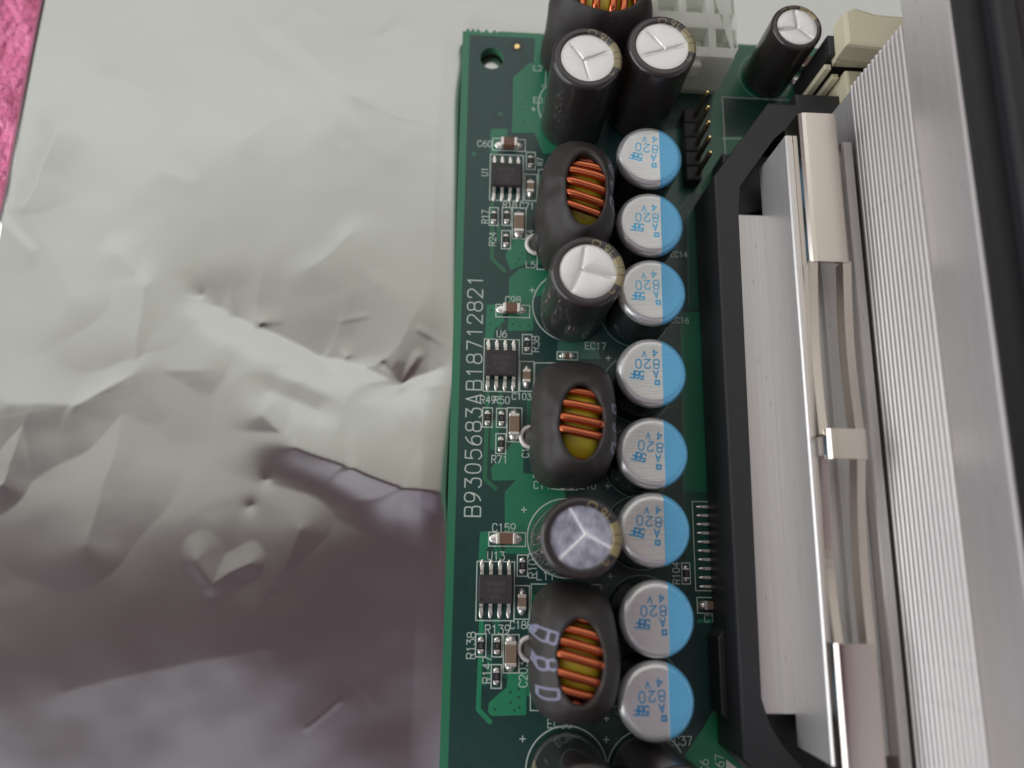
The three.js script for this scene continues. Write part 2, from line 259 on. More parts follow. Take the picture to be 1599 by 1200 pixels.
  { const a = [0.61, -7.20], b = [1.08, -42.18]; const n = 18; [...'B9305683AB18712821'].forEach((ch, i) => write(x, ch, a[0] + (0.45 - 0.45 * i / 17), a[1] + 0.35 + (b[1] - a[1] + 0.1) * i / 17, 2.25, up, 0.21, 0.86)); }
  for (const [t, q, h, a] of [['C60', [1.57, -64.99], 1.05, 0], ['U1', [1.68, -60.06], 1, up], ['R7', [10.42, -62.26], 0.9, up], ['C71', [8.44, -54.52], 1, 0], ['R18', [5.71, -54.62], 0.95, 0], ['R17', [1.89, -52.39], 1, up], ['R24', [3.11, -48.68], 1, up], ['C74', [8.98, -49.35], 1, up], ['L5', [9.07, -44.68], 1, 0], ['L2', [10.02, -79.18], 1, 0], ['E0', [10.05, -73.26], 1, 0],
    ['C98', [6.42, -38.86], 1.05, 0], ['U6', [4.80, -33.42], 1.05, 0], ['R38', [9.89, -31.97], 1.1, up], ['C103', [7.90, -23.83], 0.95, 0], ['R49', [2.93, -23.21], 1.05, 0], ['R50', [4.97, -23.22], 1.05, 0], ['R71', [4.78, -14.43], 1.05, 0], ['C124', [8.54, -16.20], 0.95, up], ['C146', [11.37, -10.81], 1.05, 0], ['L10', [17.66, -10.89], 1.05, 0], ['EC17', [19.03, -31.95], 1.05, 0],
    ['C159', [5.58, -4.67], 1.1, 0], ['U13', [4.52, -0.75], 1.1, 0], ['R103', [9.69, 0.50], 1.15, up], ['L11', [11.55, 1.88], 1.15, 0], ['C188', [8.14, 8.55], 1.0, 0], ['R139', [4.91, 9.17], 1.15, 0], ['R138', [1.30, 11.30], 1.15, up], ['R147', [3.56, 14.44], 1.15, up], ['C203', [8.52, 14.99], 1.1, up], ['EC36', [13.53, 21.25], 1.1, 0], ['EC37', [29.95, 23.42], 1.1, 0], ['C18', [35.21, 7.42], 1.05, 0], ['R104', [30.22, 1.31], 1, up], ['C67', [35.29, 26.38], 1.1, up], ['C6', [33.17, 26.54], 1.1, up], ['EC14', [32.37, -47.27], 0.9, 0], ['EC16', [32.17, -36.44], 0.9, 0]])
    write(x, t, ...q, h, a, 0.15, 0.85);
  for (const q of [[9.35, -40.51], [8.39, -7.24], [8.51, 23.18], [9.33, -71.59], [20.96, -30.10], [20.57, -10.85], [20.74, 1.86], [19.91, 20.60], [19.87, 23.26]]) write(x, '+', ...q, 1.1, 0, 0.16);
  // solder-mask clear ring round the fiducial, brown rust spot
  x.fillStyle = '#20281d'; x.beginPath(); x.arc(...[6.54, -83.08], 1.15, 0, 7); x.fill(); x.fillStyle = '#3d3326'; x.beginPath(); x.arc(...[-0.00, -84.51], 0.35, 0, 7); x.fill();
  // dust
  for (let i = 0; i < 260; i++) { x.fillStyle = `rgba(170,190,170,${0.1 + 0.3 * rnd()})`; x.beginPath(); x.arc(-2 + rnd() * 40, -80 + rnd() * 112, 0.03 + 0.06 * rnd(), 0, 7); x.fill(); }
  const mask = M({ map: tex(c), roughness: 0.34, clearcoat: 0.35, clearcoatRoughness: 0.16, bumpMap: tex(hc, false), bumpScale: 0.00006 });
  const side = M({ color: col(0.06, 0.22, 0.12), roughness: 0.6 });
  // outline with break-away nubs on the far edge
  const out = [[-2.5, 45]]; out.push([-2.52, -85.4]);
  for (let k = 0, X = -1.9; k < 5; k++, X += 0.85 + (k > 2 ? 0.5 : 0)) out.push([X - 0.1, -85.45], [X + 0.12, -85.95], [X + 0.4, -85.95], [X + 0.55, -85.5]);
  out.push([3.6, -85.75], [110, -85.75], [110, 45]);
  const hole = []; for (let k = 0; k < 28; k++) hole.push([2.4 + 1.9 * Math.cos(k / 28 * 6.2832), -80.6 + 1.98 * Math.sin(k / 28 * 6.2832)]);
  const g = extrudeUp(out, 1.6, -1.6, 0, [hole]); planarUV(g, BX, BZ, BW, BD);
  const o = new THREE.Mesh(g, [mask, side]); o.name = 'substrate'; o.castShadow = o.receiveShadow = true; board.add(o);
  part('fiducial', new THREE.CylinderGeometry(0.42, 0.46, 0.06, 20), gold, board, [[6.54, -83.08][0], 0.03, [6.54, -83.08][1]]);
}

// ---------------------------------------------------------------- small surface parts
const capBodyH = rbox(1.9, 1.15, 1.6, 0.14), capEndH = rbox(0.62, 1.22, 1.66, 0.18);
function pile(w, h, d) { const g = new THREE.SphereGeometry(1, 16, 8, 0, Math.PI * 2, 0, Math.PI / 2); g.scale(w / 2, h, d / 2); return g; }
function chipCap(q, L, W, H, turn, mat, gap, label, fillet = 0.5) {   // L = body length, ends and solder included beyond it
  const t = sub('chip_capacitor', board, [q[0], 0, q[1]], label, turn);
  part('ceramic_body', rbox(L, H, W, 0.1), mat, t, [0, H / 2 + 0.08, 0]);
  for (const s of [-1, 1]) {
    part('terminal', rbox(0.55, H + 0.07, W + 0.06, 0.16, 3), tin, t, [s * (L / 2 + 0.1), H / 2 + 0.08, 0]);
    part('solder_pad', pile(gap, fillet * H, W * 1.02), solder, t, [s * (L / 2 + 0.3), 0.004, 0]);
  }
  return t;
}
const V = Math.PI / 2;
chipCap([5.43, -64.88], 1.9, 1.45, 1.3, 0, ceramicBrown, 2.1, 'brown chip capacitor marked C60 above the first driver chip', 0.25);
chipCap([6.21, -37.27], 1.9, 1.45, 1.25, 0, ceramicBrown, 2.2, 'brown chip capacitor marked C98 above the second driver chip', 0.25);
chipCap([5.89, -3.14], 2.1, 1.5, 1.2, 0, ceramicBrown, 2.1, 'brown chip capacitor marked C159 above the third driver chip', 0.25);
chipCap([8.93, -57.47], 1.2, 1.15, 0.85, V, ceramicTan, 1.6, 'small tan chip capacitor marked C71 right of the first driver chip', 0.85);
chipCap([8.59, -26.85], 1.3, 1.15, 0.85, V, ceramicTan, 1.7, 'small tan chip capacitor marked C103 right of the second driver chip', 0.85);
chipCap([8.21, 5.45], 1.4, 1.2, 0.9, V, ceramicTan, 1.7, 'small tan chip capacitor marked C188 right of the third driver chip', 0.85);
chipCap([7.17, -51.15], 2.4, 1.5, 1.2, V, ceramicTan, 1.7, 'large tan chip capacitor marked C74 below the first driver chip', 0.55);
chipCap([6.82, -19.46], 2.5, 1.5, 1.2, V, ceramicTan, 1.7, 'large tan chip capacitor marked C124 below the second driver chip', 0.55);
chipCap([6.74, 12.24], 2.6, 1.55, 1.2, V, ceramicTan, 1.7, 'large tan chip capacitor marked C203 below the third driver chip', 0.55);
chipCap([14.70, -30.18], 0.9, 0.75, 0.6, 0, ceramicBrown, 1.0, 'tiny brown chip capacitor between the tall capacitor and the middle coil', 0.6);
chipCap([14.64, -10.66], 0.9, 0.75, 0.6, 0, ceramicBrown, 1.0, 'tiny brown chip capacitor marked C146 below the middle coil', 0.6);
chipCap([34.80, 5.66], 1.1, 1.2, 0.8, 0, ceramicTan, 1.7, 'chip capacitor half hidden by the black bracket', 0.9);
const resTop = (() => { const [c, x] = canvas(64, 96, '#151417'); x.strokeStyle = '#8d8d8d'; write(x, '101', 32, 48, 26, Math.PI / 2, 4, 0.85, 6.2); return M({ map: tex(c), roughness: 0.5 }); })();
const resGeo = planarUV(rbox(0.78, 0.42, 1.05, 0.05), -0.39, -0.525, 0.78, 1.05), resEnd = rbox(0.8, 0.45, 0.28, 0.08), resPad = pile(0.82, 0.3, 0.75);
const resistors = [['R7', 828.5, 251, 0.86], ['R17', 771, 338], ['R18', 791.3, 338], ['R24', 790.2, 374], ['R38', 823.3, 537.3], ['R49', 761.3, 651.8], ['R50', 783, 652.5], ['R71', 782, 692.8], ['R103', 815.8, 883.3], ['R138', 750.8, 1008], ['R139', 776, 1008.5], ['R147', 775, 1056.5], ['R104', 1071.5, 895.5]];
const resAt = { R7: [8.91, -62.11], R17: [3.23, -52.30], R18: [5.26, -52.39], R24: [5.21, -48.51], R38: [8.64, -31.81], R49: [2.91, -20.47], R50: [4.95, -20.45], R71: [4.92, -16.64], R103: [8.25, 0.57], R138: [2.64, 11.27], R139: [4.85, 11.30], R147: [4.83, 15.27], R104: [31.57, 1.35] };
for (const [id] of resistors) {
  const q = resAt[id], t = sub('chip_resistor', board, [q[0], 0, q[1]], `tiny black chip resistor in the white outline marked ${id}`);
  part('resistor_body', resGeo, resTop, t, [0, 0.29, 0]);
  for (const s of [-1, 1]) { part('terminal', resEnd, tin, t, [0, 0.29, s * 0.62]); part('solder_pad', resPad, solder, t, [0, 0.004, s * 0.82]); }
}
// gull-wing lead profile in (z, y), drawn out across its width
const leadGeo = (() => {
  const w = 0.42, s = new THREE.Shape(); [[0, 0.86], [0.35, 0.86], [0.75, 0.2], [1.4, 0.16], [1.4, 0.02], [0.62, 0.03], [0.26, 0.68], [0, 0.7]].forEach(([a, b], i) => s[i ? 'lineTo' : 'moveTo'](a, b));
  const g = new THREE.ExtrudeGeometry(s, { depth: w, bevelEnabled: true, bevelThickness: 0.03, bevelSize: 0.03, bevelSegments: 1 }); g.translate(0, 0, -w / 2); g.rotateY(-Math.PI / 2); return g;   // leads point to +z
})();
const leadPad = pile(0.62, 0.17, 1.5);
const chipTop = (() => { const [c, x] = canvas(196, 156, '#3b3637'); x.strokeStyle = '#55504d'; write(x, '88320R', 98, 48, 22, 0, 3.5, 0.9); write(x, 'A1820', 98, 84, 22, 0, 3.5, 0.9); write(x, '635', 98, 118, 20, 0, 3.5, 0.9); x.fillStyle = '#1c1a1a'; x.beginPath(); x.arc(20, 134, 8, 0, 7); x.fill(); return M({ map: tex(c), roughness: 0.55 }); })();
function driver(q, label, w = 4.7, d = 3.85) {
  const t = sub('driver_chip', board, [q[0], 0, q[1]], label);
  part('package', planarUV(rbox(w, 1.35, d, 0.16), -w / 2, -d / 2, w, d), chipTop, t, [0, 0.92, 0]);
  for (const s of [-1, 1]) for (let k = 0; k < 4; k++) {
    const l = part('lead', leadGeo, tin, t, [(k - 1.5) * 1.27, 0, s * (d / 2 - 0.05)]); if (s < 0) l.rotation.y = Math.PI;
    part('solder_pad', leadPad, solder, t, [(k - 1.5) * 1.27, 0.004, s * (d / 2 + 1.35)]);
  }
}
driver([5.09, -59.02], 'black eight-lead chip marked U1 at the far end of the row'); driver([4.75, -28.56], 'black eight-lead chip marked U6 in the middle of the row'); driver([4.49, 3.74], 'black eight-lead chip marked U13 at the near end of the row');
{
  const t = sub('many_lead_chip', board, [37.6, 0, -2.6], 'black chip with ten leads in view, half under the black bracket');
  part('package', rbox(4.2, 1.5, 13.2, 0.15), blackEpoxy, t, [0.4, 1, 0]);
  const zs = [34.52, -8.10], ze = [34.49, 3.11];
  for (let k = 0; k < 10; k++) { const z = zs[1] + (ze[1] - zs[1]) * k / 9 + 2.6; const l = part('lead', leadGeo, tin, t, [-1.8, 0, z]); l.rotation.y = -Math.PI / 2; l.scale.x = 0.9; const p = part('solder_pad', leadPad, solder, t, [-3.25, 0.004, z]); p.rotation.y = Math.PI / 2; p.scale.set(0.75, 1, 1.25); }
}

// ---------------------------------------------------------------- tall black electrolytic capacitors
const EH = 17, ER = 5;
const sleeveMat = (() => {
  const W = 1024, H = 512, arc = EH - 0.2 + 1.35, py = H / arc, px = W / (2 * Math.PI * ER);   // py texels per mm up the profile
  const [c, x] = canvas(W, H, '#2b2424'); const Y = (s) => H - s * py;   // s = mm along the profile
  x.fillStyle = '#8d8158'; for (const [a, b] of [[-26, -7], [-5.5, 7], [8.5, 28]]) x.fillRect(W * 0.25 + a * W / 360, 0, (b - a) * W / 360, Y(2.5));
  x.strokeStyle = '#8d8158';
  write(x, '0', W * (0.25 + 74 / 360), Y(EH + 0.45), 24, 0, 5, 2.8); write(x, '16', W * (0.25 + 46 / 360), Y(EH + 0.45), 26, 0, 5, 1.25); write(x, 'C', W * (0.25 - 42 / 360), Y(EH + 0.45), 22, 0, 5, 1.5);
  for (let i = 0; i < 70; i++) { x.fillStyle = 'rgba(150,150,140,0.14)'; x.fillRect(rnd() * W, rnd() * H, 1 + rnd() * 2, 4 + rnd() * 60); }
  return M({ map: tex(c), roughness: 0.42, clearcoat: 0.7, clearcoatRoughness: 0.06 });
})();
function sleeveGeo(R, H, lip) {
  const p = [[R - 0.5, 0.15], [R - 0.12, 0.22], [R, 0.5], [R, 2.4], [R - 0.06, 2.9], [R, 3.5]];
  for (let y = 6; y < H - 1; y += 2.5) p.push([R, y]);
  p.push([R, H - 0.75]); for (let k = 1; k <= 6; k++) { const a = k / 6 * Math.PI / 2; p.push([R - 0.6 + 0.6 * Math.cos(a), H - 0.6 + 0.6 * Math.sin(a)]); }
  p.push([lip + 0.22, H], [lip + 0.05, H - 0.05], [lip, H - 0.22], [lip - 0.06, H - 0.6]);
  const g = new THREE.LatheGeometry(p.map(([a, b]) => new THREE.Vector2(a, b)), 72), uv = g.attributes.uv, n = p.length; let s = [0], acc = 0;
  for (let i = 1; i < n; i++) { acc += Math.hypot(p[i][0] - p[i - 1][0], p[i][1] - p[i - 1][1]); s.push(acc); }
  for (let i = 0; i < uv.count; i++) uv.setY(i, s[i % n] / acc); return g;
}
function ventGeo(R, H, c, arms, depth, bulge) {   // silver lid whose vent lines run from c along the arms (angles in plan, degrees)
  const nr = 30, na = 96, pos = [], uv = [], idx = [];
  const dist = (x, z) => { let d = 9; for (const a of arms) { const ux = Math.cos(a * Math.PI / 180), uz = Math.sin(a * Math.PI / 180), t = Math.max(0, (x - c[0]) * ux + (z - c[1]) * uz); d = Math.min(d, Math.hypot(x - c[0] - t * ux, z - c[1] - t * uz)); } return d; };
  for (let i = 0; i <= nr; i++) for (let j = 0; j <= na; j++) {
    const r = R * i / nr, a = j / na * Math.PI * 2, x = r * Math.cos(a), z = r * Math.sin(a), d = dist(x, z), rim = 1 - (r / R) ** 6;
    pos.push(x, H + rim * (-depth * Math.exp(-((d / 0.13) ** 2)) + bulge * (1 - Math.exp(-d / 0.7))), z); uv.push(x / 10 + 0.5, 0.5 - z / 10);
    if (i < nr && j < na) { const k = i * (na + 1) + j; idx.push(k, k + 1, k + na + 1, k + 1, k + na + 2, k + na + 1); }
  }
  const g = new THREE.BufferGeometry(); g.setAttribute('position', new THREE.Float32BufferAttribute(pos, 3)); g.setAttribute('uv', new THREE.Float32BufferAttribute(uv, 2)); g.setIndex(idx); g.computeVertexNormals(); return g;
}
const lidBump = dataTex(256, 256, (i, j) => 128 + 60 * N(i * 0.3, j * 0.3, 2) + 40 * N(i * 0.06, j * 0.06, 4));
const lidMat = M({ color: col(0.9, 0.89, 0.86), metalness: 0.6, roughness: 0.42, bumpMap: lidBump, bumpScale: 0.00006 });
const lidWorn = M({ color: col(1, 1, 1), metalness: 0.4, roughness: 0.5, bumpMap: lidBump, bumpScale: 0.00008, map: (() => { const t = dataTex(256, 256, (i, j) => { const n = N(i * 0.03, j * 0.03, 6) + 0.6 * N(i * 0.09, j * 0.05, 8) + 0.4 * N(i * 0.3, j * 0.25, 3); let b = 165 + 40 * n; const X = i / 25.6 - 5 - 0.6, Z = 5 - j / 25.6 + 0.35; for (const a of [-123, 28, 138]) { const ux = Math.cos(a / 57.2958), uz = Math.sin(a / 57.2958), t = Math.max(0, X * ux + Z * uz), d = Math.hypot(X - t * ux, Z - t * uz); b += 90 * Math.exp(-((d / 0.17) ** 2)) + 25 * Math.exp(-d / 0.5); } return [b, b + 2, b + 16].map((v) => Math.max(60, Math.min(250, v))); }); t.colorSpace = THREE.SRGBColorSpace; return t; })() });
const sleeve5 = sleeveGeo(ER, EH, 3.8);
function electrolytic(q, label, spin, vent, mat, depth = 0.22, bulge = 0.16) {
  const t = sub('tall_capacitor', board, [q[0], 0, q[1]], label);
  part('sleeve', sleeve5, sleeveMat, t).rotation.y = spin;
  part('metal_lid', ventGeo(3.83, EH - 0.32, ...vent, depth, bulge), mat, t);
}
electrolytic([15.51, -69.23], 'tall black capacitor with silver lid at the far corner, beside another tall one', 0.1, [[-0.55, 0.3], [-125, -22, 75]], lidMat, 0.16);
electrolytic([26.25, -71.72], 'tall black capacitor with silver lid nearest the white power socket', 0.25, [[0.5, 0.45], [-130, -18, 160]], lidMat, 0.16);
electrolytic([15.29, -37.28], 'tall black capacitor with silver lid between the far and the middle coil', 0, [[-0.9, -0.35], [-80, 14, 112]], lidMat, 0.26, 0.28);
electrolytic([14.16, -2.98], 'tall black capacitor with dull bluish lid between the middle and the near coil', -0.06, [[0.6, -0.35], [-123, 28, 138]], lidWorn, -0.12, 0.05);
electrolytic([14.47, 27.14], 'tall black capacitor at the near edge with only its side in view', 3.2, [[0, 0], [-90, 30, 150]], lidMat);
{
  const q = [48.38, -79.67], t = sub('slim_capacitor', board, [q[0], 0, q[1]], 'slim black capacitor with dented lid behind the heatsink');
  part('sleeve', sleeveGeo(3.95, 12.6, 3.1), sleeveMat, t).rotation.y = 0.9;
  part('metal_lid', ventGeo(3.13, 12.35, [0, 0.15], [-92, 35, 172], 0.55, 0.2), lidMat, t);
}

// ---------------------------------------------------------------- blue and silver polymer capacitors
const printTex = (n) => {
  const S = 384, k = S / 10.4, [c, x] = canvas(S, S, '#d6d6d4'), mid = S / 2;
  for (let i = 0; i < 420; i++) { x.strokeStyle = rnd() > 0.5 ? 'rgba(255,255,255,0.16)' : 'rgba(110,112,118,0.14)'; x.lineWidth = 0.6 + rnd(); const y = rnd() * S, xx = rnd() * S, l = 20 + rnd() * 90; x.beginPath(); x.moveTo(xx, y); x.lineTo(xx + l, y - l * (0.1 + 0.08 * rnd())); x.stroke(); }
  const e = 1.35 + 0.12 * Math.sin(n * 2.1); x.fillStyle = '#66b4de'; x.fillRect(mid + e * k, 0, S, S);
  for (let i = 0; i < 120; i++) { x.strokeStyle = 'rgba(140,205,240,0.13)'; x.lineWidth = 1; const y = rnd() * S; x.beginPath(); x.moveTo(mid + e * k + 2, y); x.lineTo(S, y - 20); x.stroke(); }
  x.strokeStyle = n < 3 ? 'rgba(70,165,215,0.75)' : 'rgba(60,150,205,0.85)'; x.save(); x.translate(mid, mid); x.rotate(Math.PI + 0.09 * Math.sin(n * 5 + 1)); x.scale(k, k); x.translate(0.12 * Math.sin(n * 3), 0.2 * Math.cos(n * 4));   // the print stands upside down in the picture
  const b = -e + 0.85; write(x, '4', b, 2.45, 0.95, 0.1, 0.19); write(x, 'V', b + 1.5, 2.3, 0.78, 0.05, 0.17); write(x, '820', b + 1.12, 0.92, 1.25, 0.02, 0.19, 0.88, 6.8); write(x, '58F', b + 2.65, -0.6, 1.05, 0.12, 0.23, 0.75, 5); write(x, 'A', b + 0.02, -0.55, 1.0, 0, 0.2); write(x, 'o', b - 0.1, -1.8, 1.05, 0, 0.27); x.restore();
  return tex(c);
};
const metalMap = (() => { const [c, x] = canvas(128, 128, '#0000a0'); x.fillStyle = '#000020'; x.fillRect(64 + 1.35 * 12.3, 0, 128, 128); return tex(c, false); })();
const PR = 4.85, PH = 10.5;
const polyTop = (() => {
  const p = [[0.001, PH - 0.1], [2.2, PH - 0.06], [3.4, PH - 0.02]]; for (let k = 0; k <= 8; k++) { const a = k / 8 * Math.PI / 2; p.push([PR - 1.0 + 1.0 * Math.sin(a), PH - 1.0 + 1.0 * Math.cos(a)]); } p.push([PR, PH - 1.3]);
  return planarUV(new THREE.LatheGeometry(p.reverse().map(([a, b]) => new THREE.Vector2(a, b)), 72), -5.2, -5.2, 10.4, 10.4);
})();
const polyCan = new THREE.LatheGeometry([[PR - 0.3, 1.0], [PR - 0.05, 1.05], [PR, 1.3], [PR, 2.2], [PR - 0.22, 2.5], [PR - 0.22, 2.9], [PR, 3.2], [PR, PH - 1.25]].map(([a, b]) => new THREE.Vector2(a, b)), 72);
const polyBase = new THREE.CylinderGeometry(4.5, 4.6, 1.05, 48);
const canMat = M({ color: col(0.2, 0.2, 0.205), metalness: 0.9, roughness: 0.22 });
const polySpots = [[25.68, -58.14], [25.47, -47.52], [25.45, -37.21], [25.07, -25.52], [24.88, -14.44], [24.75, -4.29], [24.83, 6.89], [24.45, 16.78]];
const ordinal = ['first', 'second', 'third', 'fourth', 'fifth', 'sixth', 'seventh', 'eighth'];
const beside = ['left of the pin header', 'beside the far coil', 'beside the tall capacitor of the far half', 'beside the gap above the middle coil', 'beside the middle coil', 'touching the dull-lidded tall capacitor', 'beside the near coil', 'at the near end of the row'];
const polyDup = (q, n) => {
  const t = sub('polymer_capacitor', board, [q[0], 0, q[1]], `${ordinal[n]} blue and silver capacitor from the far end, ${beside[n]}`, 0);
  part('base', polyBase, blackEpoxy, t, [0, 0.53, 0]); part('can', polyCan, canMat, t);
  part('printed_top', polyTop, M({ map: printTex(n), metalness: 1, metalnessMap: metalMap, roughness: 0.31, bumpMap: brushed, bumpScale: 0.00003 }), t);
};
polySpots.forEach(polyDup);
electrolytic([25.27, 27.40], 'dark capacitor at the near edge, right of the other cut-off one, only its side in view', 3.4, [[0, 0], [-90, 30, 150]], lidMat);

// ---------------------------------------------------------------- coils in black sleeves
function superE(a, b, n, th) { const c = Math.cos(th), s = Math.sin(th); const r = Math.pow(Math.pow(Math.abs(c) / a, n) + Math.pow(Math.abs(s) / b, n), -1 / n); return [r * c, r * s]; }
function coil(q, label, o) {
  const { ex = 0, a = 5.3, b = 8.5, oa = 2.75, ob = 4.85, H = 15.4, ox = 0, oz = 0, turn = 0, sag = 0.35, turns = 6, skew = 0.16, t0 = -0.62, mark, sd = 1 } = o;
  const t = sub('coil', board, [q[0], 0, q[1]], label, turn), na = 96;
  // profile rows: [blend towards the opening, height, exponent]
  const rows = [[0.03, 0.7, 3], [-0.02, 1.6, 3], [-0.03, 4, 3.2], [0, 8, 3.2], [0.04, 10.2, 3], [0.12, 11.9, 2.8], [0.26, 13.2, 2.6], [0.45, 14.2, 2.4], [0.65, 14.95, 2.3], [0.83, H, 2.15], [0.94, H - 0.02, 2.1], [1.0, H - 0.28, 2], [1.01, H - 0.9, 2], [0.97, H - 2.2, 2], [0.9, H - 4.5, 2]];
  const pos = [], idx = [];
  rows.forEach(([k, y, n], i) => {
    for (let j = 0; j <= na; j++) {
      const th = j / na * Math.PI * 2, [x0, z0] = superE(a, b, n + ex, th), [x1, z1] = superE(oa, ob, 2, th + 0.0);
      const w = sag * N(Math.cos(th) * 1.3 + sd * 9, Math.sin(th) * 1.3, y * 0.13) * Math.min(1, (1.05 - k) * 2);
      pos.push(x0 + (x1 + ox - x0) * k + w * Math.cos(th) * 1.6, y + 0.35 * N(Math.cos(th) * 2, Math.sin(th) * 2, sd) * (y > 6 ? 1 : 0), z0 + (z1 + oz - z0) * k + w * Math.sin(th) * 1.6);
      if (i < rows.length - 1 && j < na) { const m = i * (na + 1) + j; idx.push(m, m + na + 1, m + 1, m + 1, m + na + 1, m + na + 2); }
    }
  });
  const g = new THREE.BufferGeometry(); g.setAttribute('position', new THREE.Float32BufferAttribute(pos, 3)); g.setIndex(idx); g.computeVertexNormals();
  planarUV(g, -7, -10, 14, 20);
  const S = 40, [c, x] = canvas(14 * S, 20 * S, '#332f2d'); x.setTransform(S, 0, 0, S, 7 * S, 10 * S);
  for (let i = 0; i < 500; i++) { x.fillStyle = rnd() > 0.6 ? 'rgba(90,85,80,0.09)' : 'rgba(10,9,9,0.10)'; const w = 0.1 + rnd() * 0.9; x.fillRect(-7 + rnd() * 14, -10 + rnd() * 20, w * 0.5, w); }
  if (mark) { x.strokeStyle = 'rgba(150,152,176,0.92)'; for (const [ch, X, Z, h, w, ang] of mark) write(x, ch, X, Z, h, V + (ang ?? 0), 0.29, w); }
  part('sleeve', g, M({ map: tex(c), roughness: 0.5, bumpScale: 0.00008, bumpMap: dataTex(64, 64, () => 100 + 60 * rnd(), [6, 8]) }), t);
  // yellow core: a ring standing on edge, its axis along x
  const R = 4.75, rx = 2.7, rr = 2.1, cy = 7.6, cs = [];
  for (let k = 0; k < 32; k++) { const th = k / 32 * 6.2832; const [u, v] = superE(rx, rr, 3.2, th); cs.push([u, v]); }
  const cg = (() => { const P = [], I = [], m = 72; for (let i = 0; i <= m; i++) for (let k = 0; k <= 32; k++) { const ph = i / m * 6.2832, [u, v] = cs[k % 32]; P.push(u, cy + (R + v) * Math.cos(ph), (R + v) * Math.sin(ph)); if (i < m && k < 32) { const s = i * 33 + k; I.push(s, s + 1, s + 33, s + 1, s + 34, s + 33); } } const gg = new THREE.BufferGeometry(); gg.setAttribute('position', new THREE.Float32BufferAttribute(P, 3)); gg.setIndex(I); gg.computeVertexNormals(); return gg; })();
  part('core', cg, coreYellow, t, [ox, 0, oz * 0.8]);
  const wr = 0.62;
  for (let i = 0; i < turns; i++) {
    const base = t0 + (o.at ? o.at[i] : i * 0.245), pts = [];
    for (let k = 0; k < 40; k++) { const th = k / 40 * 6.2832, [u, v] = superE(rx + wr * 0.9, rr + wr * 0.95, 4, th), ph = base + skew * u / rx * 0.5; pts.push(new THREE.Vector3(u, cy + (R + v) * Math.cos(ph), (R + v) * Math.sin(ph))); }
    part('wire_turn', new THREE.TubeGeometry(new THREE.CatmullRomCurve3(pts, true), 80, wr, 10, true), copper, t, [ox, 0, oz * 0.8]);
  }
  if (o.lead) {
    const gl = new THREE.TorusGeometry(1.45, 0.38, 10, 28, Math.PI); gl.rotateX(Math.PI / 2); gl.rotateY(-Math.PI / 2);
    part('lead', gl, M({ color: col(0.75, 0.7, 0.66), metalness: 0.35, roughness: 0.5 }), t, [o.lead[0] + 0.6, 0.6, o.lead[1]]);
    const bl = new THREE.SphereGeometry(1.5, 20, 12); bl.scale(0.9, 1.8, 1.0); part('lead_cover', bl, M({ color: col(0.05, 0.045, 0.042), roughness: 0.6 }), t, [o.lead[0] + 1.0, 1.4, o.lead[1]]);
  }
  return t;
}
coil([14.9, -51.0], 'black sleeved copper coil at the far end of the coil row', { b: 8.5, ox: 0.5, oz: 1.0, ob: 5.4, sd: 1, turns: 6, at: [0, 0.22, 0.45, 0.73, 0.98, 1.2], t0: -0.78, skew: 0.22, lead: [-5.6, 3.2], mark: [['U', 4.6, -2.6, 1.5, 0.9, 0.3], ['0', 4.75, -0.1, 1.5, 0.9], ['D', 4.7, 2.6, 1.7, 0.9, 0.2]] });
coil([14.45, -18.6], 'black sleeved copper coil in the middle of the coil row', { b: 8.3, ox: 0.1, oz: 1.1, sd: 2, ex: 0.9, turns: 6, at: [-0.2, 0.06, 0.36, 0.62, 0.84, 1.38], t0: -0.62, skew: 0.14, lead: [-5.75, 0.9], mark: [['B', 5.05, -1.0, 1.5, 0.9], ['8', 5.1, 1.4, 1.3, 0.9], ['D', 5.0, 4.1, 1.6, 0.9]] });
coil([14.45, 11.2], 'black sleeved copper coil marked B8D at the near end of the coil row', { b: 8.4, ox: -0.25, oz: 0.35, sd: 3, ex: 0.3, turns: 7, at: [-0.05, 0.19, 0.42, 0.63, 0.92, 1.2, 1.42], t0: -0.66, skew: 0.2, lead: [-5.7, 0.4], mark: [['B', -4.15, -2.5, 2.1, 0.95, 0.22], ['8', -4.2, 0.75, 2.2, 0.8, -0.1], ['D', -3.95, 4.1, 2.2, 0.8, -0.1]] });
coil([18.6, -81.6], 'black sleeved copper coil standing crosswise at the far edge behind the tall capacitors', { a: 5.4, b: 8, turn: Math.PI / 2, sd: 4, oa: 3.3, ob: 4.9, turns: 6, t0: -0.7, at: [0, 0.24, 0.52, 0.86, 1.1, 1.4], skew: 0.05 });

